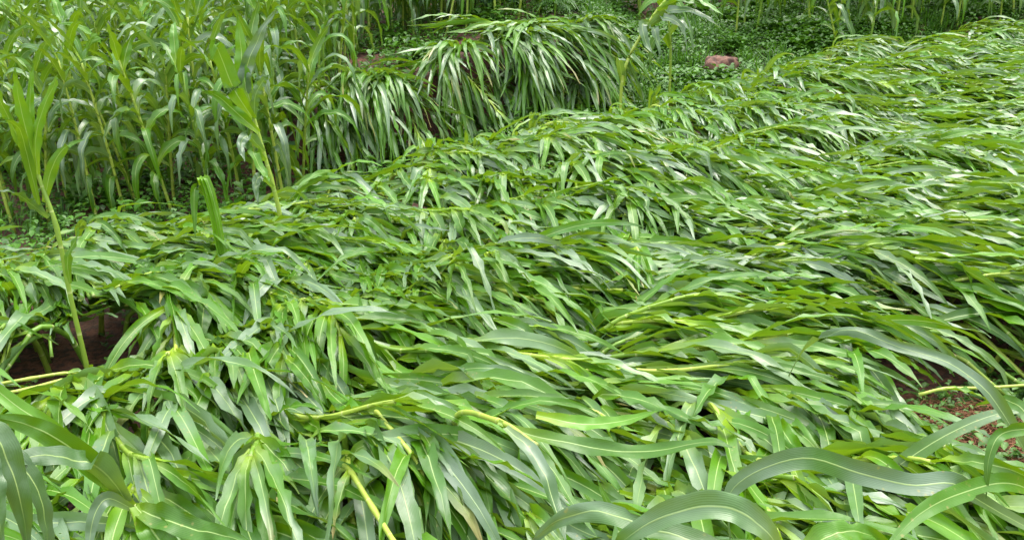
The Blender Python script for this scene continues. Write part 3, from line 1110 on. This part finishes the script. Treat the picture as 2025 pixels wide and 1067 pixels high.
    # J: clearly visible snapped pale stalks lying on the leaves
    for lab, cs, ys, r in (("snapped pale yellow stalk stub lying across leaves left of centre", [(508, 678), (545, 722), (600, 770)], [2.95, 2.7], .012),
                           ("thick yellow broken stalk slanting down between leaves at bottom centre", [(692, 930), (720, 975), (760, 1040), (790, 1090)], [2.1, 1.75], .012),
                           ("pale round stalk lying beside the reddish soil patch", [(1868, 768), (1950, 766), (2060, 760)], [2.85, 2.85], .009),
                           ("short yellow stalk leaning over the small gap in mid field", [(712, 562), (750, 548), (796, 536)], [4.1, 4.3], .012),
                           ("long yellow stalk lying over dark gap below the middle", [(1060, 762), (1110, 790), (1180, 815)], [2.7, 2.55], .010),
                           ("pair of pale stalks at the left edge, upper one", [(-30, 765), (60, 748), (125, 738)], [2.95, 3.1], .011),
                           ("pair of pale stalks at the left edge, lower one", [(-30, 785), (50, 770), (120, 752)], [2.8, 2.95], .011),
                           ("yellow stalk slanting between leaves just left of bottom centre", [(745, 815), (775, 850), (812, 895)], [2.4, 2.2], .011)):
        pts = [P(q[0], q[1], ys[0] + (ys[1] - ys[0]) * k / (len(cs) - 1)) for k, q in enumerate(cs)]
        e0, e1 = (pts[0] - pts[1]).normalized(), (pts[-1] - pts[-2]).normalized()
        pts = ([] if "stub" in lab else [pts[0] + e0 * 0.08 - UP * 0.02]) + pts + [pts[-1] + e1 * 0.08 - UP * 0.02]
        r *= 0.60
        mb = MB()
        tube(mb, spline(pts, 16), r, r * 0.8, 9, (0.95, 0, 0), 4)
        o = mb.build("broken_maize_stalk", M_STALK)
        for q in (1, -2):
            lb = MB()
            dirn = (pts[-1] - pts[0]).normalized() + Vector((random.uniform(-.5, .5), -0.3, 0.05))
            ribbon(lb, drape(pts[q], dirn, random.uniform(0.12, 0.28), 10, 5, None, 0), 0.032, random.gauss(0, .5), random.gauss(0, 1), 0.5, 0.6, (random.random(), 0.8, 1.0))
            lb.build("leaf", M_LEAF, o)
        tag(o, lab, "maize stalk", "broken maize stalks")
heroes()

# ------------------------------------------------------------------ weeds, ground cover, straw (uncountable)
random.seed(31)
def small_leaf(mb, p, az, el, l, wd, tint, fold=0.25):
    d = Vector((math.cos(az) * math.cos(el), math.sin(az) * math.cos(el), math.sin(el)))
    s = d.cross(UP)
    if s.length < 0.05:
        s = Vector((1, 0, 0))
    s.normalize()
    nr = s.cross(d)
    vs = [p, p + d * l * 0.35 + s * wd * 0.5 + nr * wd * fold, p + d * l * 0.4, p + d * l * 0.35 - s * wd * 0.5 + nr * wd * fold,
          p + d * l * 0.75 + s * wd * 0.38 - UP * l * 0.06 + nr * wd * fold, p + d * l * 0.75 - UP * l * 0.05, p + d * l * 0.75 - s * wd * 0.38 - UP * l * 0.06 + nr * wd * fold,
          p + d * l - UP * l * 0.16]
    fs = [(0, 1, 2), (0, 2, 3), (1, 4, 5, 2), (2, 5, 6, 3), (4, 7, 5), (5, 7, 6)]
    mb.add(vs, fs, [(0.5, 0.5)] * 8, tint)

def sprig(mb, x, y, h, n, l0, z0=None):
    z = G(x, y) if z0 is None else z0
    ax = random.uniform(-.25, .25)
    ay = random.uniform(-.25, .25)
    t0 = random.random()
    for k in range(n):
        f = (k + 0.5) / n
        p = Vector((x + ax * h * f, y + ay * h * f, z + h * f))
        az = k * 2.4 + random.uniform(-.5, .5)
        l = l0 * random.uniform(0.7, 1.25) * (1.1 - 0.4 * f)
        small_leaf(mb, p, az, random.uniform(-0.1, 0.7), l, l * random.uniform(0.5, 0.75), (min(1, max(0, t0 * .6 + random.random() * .4)), 0, 0))

def build_weeds():
    mb = MB()
    # around the soil openings
    for p, r in OPENW:
        for _ in range(int(80 * r / 0.2)):
            a = random.uniform(0, 6.28)
            q = r * (0.55 + 1.1 * random.random())
            if random.random() < 0.06:
                q *= 0.4
            sprig(mb, p.x + q * math.cos(a), p.y + q * math.sin(a), random.uniform(0.03, 0.12), random.randint(4, 8), random.uniform(0.022, 0.045))
    # thinly through the flattened field
    for _ in range(900):
        y = 1.3 + 8 * random.random() ** 1.2
        x = random.uniform(-0.58 * y - 0.3, 0.58 * y + 0.3)
        if y > edge_y(x):
            continue
        sprig(mb, x, y, random.uniform(0.05, 0.2), random.randint(5, 9), random.uniform(0.03, 0.055))
    # weeds growing up through the plants in the far half
    for _ in range(500):
        y = random.uniform(3.5, 9.5)
        x = random.uniform(-0.5 * y, 0.5 * y)
        if y > edge_y(x) or n2(x, y, 0.8, 55) < 0.05:
            continue
        sprig(mb, x, y, random.uniform(0.05, 0.13), random.randint(5, 8), random.uniform(0.03, 0.05), Hm(x, y) + 0.02)
    o = mb.build("weeds", M_WEED)
    tag(o, "small light green broadleaf weeds in the gaps between flattened plants", "weeds", None, "stuff")

    mb = MB()
    for _ in range(20000):
        y = random.uniform(5.2, 17)
        x = random.uniform(-0.60 * y, 0.60 * y)
        if random.random() < 0.3:
            x, y = random.uniform(0.8, 4.6), random.uniform(8.5, 13.5)
        if random.random() < 0.25:
            x = random.uniform(3, 9.5)
            y = edge_y(x) + random.uniform(0.25, 3.5)
        e = edge_y(x)
        if y < e + 0.25:
            continue
        hx = n2(x, y, 0.9, 21)
        onbank = abs(y - bank_y(x) - 0.15) < 0.45 and -1.2 < x < 0.3
        if onbank and random.random() < 0.45:
            continue
        if -0.8 < x < 0.6 and y < bank_y(x) and y > e + 0.6 and random.random() < 0.55:
            continue
        px, py, _d = proj(Vector((x, y, G(x, y))))
        if 1405 < px < 1455 and 112 < py < 140:
            continue
        if hx < -0.3 and random.random() < 0.35:
            continue
        tall = 0.10 + 0.12 * max(0, hx + 0.3)
        if x < -1:
            tall += 0.08
        gz = n2(x, y, 1.6, 66)
        if gz > 0.18 and random.random() < 0.5:
            for _g in range(7):
                small_leaf(mb, Vector((x, y, G(x, y))), random.uniform(0, 6.28), random.uniform(0.6, 1.4), random.uniform(0.14, 0.34), 0.012, (random.random(), 0, 0), 0.1)
            continue
        sprig(mb, x, y, tall * random.uniform(0.6, 1.6), random.randint(4, 9), (0.05 + 0.03 * random.random()) * (1.9 if gz < -0.2 else 1.1))
    o = mb.build("ground_cover", M_COVER)
    tag(o, "dense dark green leafy ground cover on the slope and between standing stalks", "ground cover", None, "stuff")

    mb = MB()
    for _ in range(2600):
        p, r = random.choice(OPENW[3:6] + OPENW[3:5] + OPENW[-1:])
        a = random.uniform(0, 6.28)
        q = r * random.random() ** 0.6 * 1.15
        x, y = p.x + q * math.cos(a), p.y + q * math.sin(a)
        z = G(x, y) + random.uniform(0.012, 0.05)
        az = random.uniform(0, 6.28)
        l = random.uniform(0.04, 0.15)
        c0 = Vector((x, y, z))
        dd = Vector((math.cos(az), math.sin(az), random.uniform(-.15, .15)))
        tube(mb, spline([c0, c0 + dd * l * 0.5 + Vector((random.uniform(-.02, .02), random.uniform(-.02, .02), 0.012)), c0 + dd * l], 4), 0.0017, 0.001, 3, (random.random(), 0, 0))
    o = mb.build("straw", M_STRAW)
    tag(o, "reddish brown dead root fibres and straw on the bare soil", "straw", None, "stuff")
build_weeds()

# ------------------------------------------------------------------ background plants and the red rock
def build_rock():
    c = P(1428, 112, 10.6)
    z = G(c.x, c.y)
    import bmesh
    bm = bmesh.new()
    bmesh.ops.create_icosphere(bm, subdivisions=4, radius=1.0)
    for v in bm.verts:
        d = v.co.normalized()
        q = noise.fractal(d * 1.6 + Vector((4, 2, 1)), 1.0, 2.0, 5)
        m = max(abs(d.x) , abs(d.y), abs(d.z))
        rr = (0.55 + 0.45 / m * 0.8) + 0.22 * q
        v.co = Vector((d.x * 0.22 * rr, d.y * 0.14 * rr, d.z * 0.17 * rr))
    me = bpy.data.meshes.new("rock")
    bm.to_mesh(me)
    bm.free()
    me.polygons.foreach_set("use_smooth", [True] * len(me.polygons))
    def bb(n, pb, out):
        tc = N(n, "ShaderNodeTexCoord")
        a = N(n, "ShaderNodeTexNoise")
        a.inputs["Scale"].default_value = 14
        a.inputs["Detail"].default_value = 8
        L(n, tc.outputs["Object"], a.inputs["Vector"])
        L(n, mixn(n, rng(n, a.outputs[0], 0.4, 0.62), (0.07, 0.032, 0.022), (0.22, 0.11, 0.075)), pb.inputs["Base Color"])
        pb.inputs["Roughness"].default_value = 0.85
        bp = N(n, "ShaderNodeBump")
        bp.inputs["Distance"].default_value = 0.02
        L(n, a.outputs[0], bp.inputs["Height"])
        L(n, bp.outputs[0], pb.inputs["Normal"])
    me.materials.append(simple("red_rock", bb))
    o = bpy.data.objects.new("rock", me)
    COL.objects.link(o)
    o.location = (c.x, c.y, z + 0.08)
    tag(o, "reddish brown lump of rock on the weedy slope behind the flattened field", "rock")
build_rock()

def build_broadleaf(px, py, Y, label, n, l0):
    random.seed(int(px))
    c = P(px, py, Y)
    root = empty("broadleaf_plant", (c.x, Y, G(c.x, Y)))
    o = Vector(root.location)
    sb, lb = MB(), MB()
    for k in range(n):
        az = k * 2.4
        f = (k + 1) / n
        top = o + Vector((math.cos(az) * 0.28 * (1 - 0.5 * f), math.sin(az) * 0.25 * (1 - .5 * f), 0.12 + 0.5 * f))
        tube(sb, spline([o, o.lerp(top, 0.5) + Vector((0, 0, 0.06)), top], 6), 0.006, 0.004, 5, (0.3, 0, 0))
        d = Vector((math.cos(az), math.sin(az), -0.25 + 0.3 * random.random()))
        pts = drape(top, d, l0 * random.uniform(0.8, 1.15), 8, 2.4, None, 0)
        ribbon(lb, pts, l0 * 0.85, random.gauss(0, 0.2), 0, 0.12, 0.25, (random.random(), 0, 0), wid=lambda s: math.sin(math.pi * min(1, 0.12 + s * 0.88)) ** 0.7)
    sb.build("stem", M_STALK, root, o)
    lb.build("foliage", M_BROAD, root, o)
    tag(root, label, "plant", "broad leaved plants behind the clump")
build_broadleaf(960, 25, 12.4, "broad leaved blue green plant at the top, behind the sagging clump", 12, 0.24)
build_broadleaf(1015, 10, 12.9, "broad leaved plant at the top, next to the feathery seedling", 11, 0.22)
build_broadleaf(540, 300, 9.0, "bushy broad leaved weed between standing stalks near the lone upright stem", 14, 0.15)
build_broadleaf(640, 320, 8.6, "bushy broad leaved weed at the foot of the standing maize", 12, 0.13)

def build_feathery():
    random.seed(8)
    c = P(1095, 40, 11.4)
    root = empty("feathery_seedling", (c.x, 11.4, G(c.x, 11.4)))
    o = Vector(root.location)
    sb, lb = MB(), MB()
    top = o + Vector((0.02, 0, 0.55))
    tube(sb, spline([o, o.lerp(top, .5) + Vector((0.02, 0, 0)), top], 8), 0.010, 0.005, 6, (0.4, 0, 0))
    for k in range(70):
        f = 0.25 + 0.75 * random.random()
        p = o.lerp(top, f)
        az = random.uniform(0, 6.28)
        d = Vector((math.cos(az), math.sin(az), random.uniform(0.2, 1.0)))
        pts = drape(p, d, random.uniform(0.18, 0.30), 8, 6.0, None, 0)
        for i in range(2, 9):
            for s in (-1, 1):
                small_leaf(lb, pts[i], az + s * 0.7, -0.5, 0.075, 0.009, (random.random(), 0, 0), 0.1)
    sb.build("stem", M_STALK, root, o)
    lb.build("foliage", M_FERN, root, o)
    tag(root, "feathery needle leaved seedling standing behind the sagging clump of maize", "seedling")
build_feathery()

# ------------------------------------------------------------------ labels
LAND = [((190, 760), "the left soil patch"), ((1880, 850), "the reddish soil patch"), ((770, 556), "the mid-field soil gap"),
        ((1120, 745), "the central dark gap"), ((545, 720), "the snapped pale stalk stub"), ((420, 440), "the snapped upright bundle"),
        ((540, 380), "the lone upright stem"), ((1430, 120), "the red rock"), ((1300, 60), "the bowed plant"), ((1640, 660), "the arching blade"),
        ((1220, 890), "the long pale blade"), ((270, 1000), "the yellow green collar"), ((1210, 1010), "the thin upright shoot"),
        ((730, 1000), "the thick broken stalk"), ((1000, 130), "the sagging clump"), ((2025, 60), "the top right corner"),
        ((1450, 430), "the field's middle"), ((900, 250), "the earth bank"), ((2025, 450), "the right edge")]
ORD = ["nearest", "second", "third", "fourth", "fifth", "sixth", "seventh", "eighth", "ninth", "tenth", "eleventh", "twelfth", "thirteenth",
       "fourteenth", "fifteenth", "sixteenth", "seventeenth", "eighteenth", "nineteenth", "twentieth"]
ORD += [f"{k}th" for k in range(21, 120)]

def label_all(items, noun, group, key, looks):
    buckets = {}
    for it in items:
        px, py, _ = proj(key(it))
        li = min(range(len(LAND)), key=lambda i: math.hypot(LAND[i][0][0] - px, (LAND[i][0][1] - py) * 1.5))
        lx, ly = LAND[li][0]
        dx, dy = px - lx, (py - ly) * 1.5
        if abs(dx) > abs(dy):
            side = "right of" if dx > 0 else "left of"
        else:
            side = "below" if dy > 0 else "above"
        buckets.setdefault((li, side, looks(it)), []).append((math.hypot(dx, dy), it))
    for (li, side, look), lst in buckets.items():
        lst.sort(key=lambda q: q[0])
        for k, (_, it) in enumerate(lst):
            o = it["root"]
            r = "" if len(lst) == 1 else ORD[k] + " "
            lab = f"{r}{look} {noun} {side} {LAND[li][1]}"
            tag(o, lab, "maize plant", group)

def look_lodged(it):
    a = math.degrees(it["ang"])
    c = "yellowish" if it["yel"] > 0.6 else ("bright green" if it["tone"] > 0.5 else "dark green")
    dd = "with tips downhill" if a < -50 else ("with tips sideways" if a > -22 else "with tips slanting")
    return f"{c}|{dd}"

def relabel(it, noun, o):
    pass

def lab_lodged(items):
    label_all(items, "flattened maize plant", "flattened maize plants", lambda it: it["mid"], look_lodged)
    for it in items:
        o = it["root"]
        s = o["label"]
        pre, rest = s.split("|")
        # "<ord> colour|with tips X flattened maize plant side landmark"
        i = rest.index("flattened maize plant")
        dirn = rest[:i].strip()
        o["label"] = f"{pre} flattened maize plant{rest[i + len('flattened maize plant'):]}, {dirn.replace('with ', '')}"
lab_lodged(plants)
label_all(bank_plants, "maize plant sagging over the bank", "maize plants sagging over the earth bank", lambda it: it["mid"],
          lambda it: "yellowish" if it["yel"] > 0.6 else ("bright green" if it["tone"] > 0.5 else "dark green"))

def look_stand(it):
    t = "tall" if it["sc"] > 1.03 else ("short" if it["sc"] < 0.92 else "mid-height")
    return t + " upright"

# standing plants: say which stretch of the crop, then the count from its left side
ZONES = [("in the front row of the left standing crop", lambda p: p.y < 8.2 and p.x < -1.3),
         ("in the second rank of the left standing crop", lambda p: p.y < 9.4 and p.x < -1.3),
         ("in the third rank of the left standing crop", lambda p: p.y < 11 and p.x < -1.3),
         ("at the back of the left standing crop", lambda p: p.x < -1.3),
         ("behind the sagging clump", lambda p: p.x < 1.0),
         ("beyond the weedy slope", lambda p: p.y > 13.5 and p.x < 4.6),
         ("standing beyond the far right edge of the flattened field", lambda p: True)]
zb = {}
for it in stand:
    b = it["base"]
    for zi, (zn, fn) in enumerate(ZONES):
        if fn(b):
            zb.setdefault((zi, look_stand(it)), []).append(it)
            break
for (zi, look), lst in zb.items():
    lst.sort(key=lambda it: proj(it["base"])[0])
    for k, it in enumerate(lst):
        o = ("leftmost" if k == 0 else ORD[k] + "-from-left") if len(lst) > 1 else "only"
        tag(it["root"], f"{o} {look} maize plant {ZONES[zi][0]}", "maize plant", "standing maize plants")
for p in near_protos + far_protos:
    if "label" not in p:
        for c in list(p.children):
            bpy.data.objects.remove(c)
        bpy.data.objects.remove(p)
print("objects", len(bpy.data.objects))
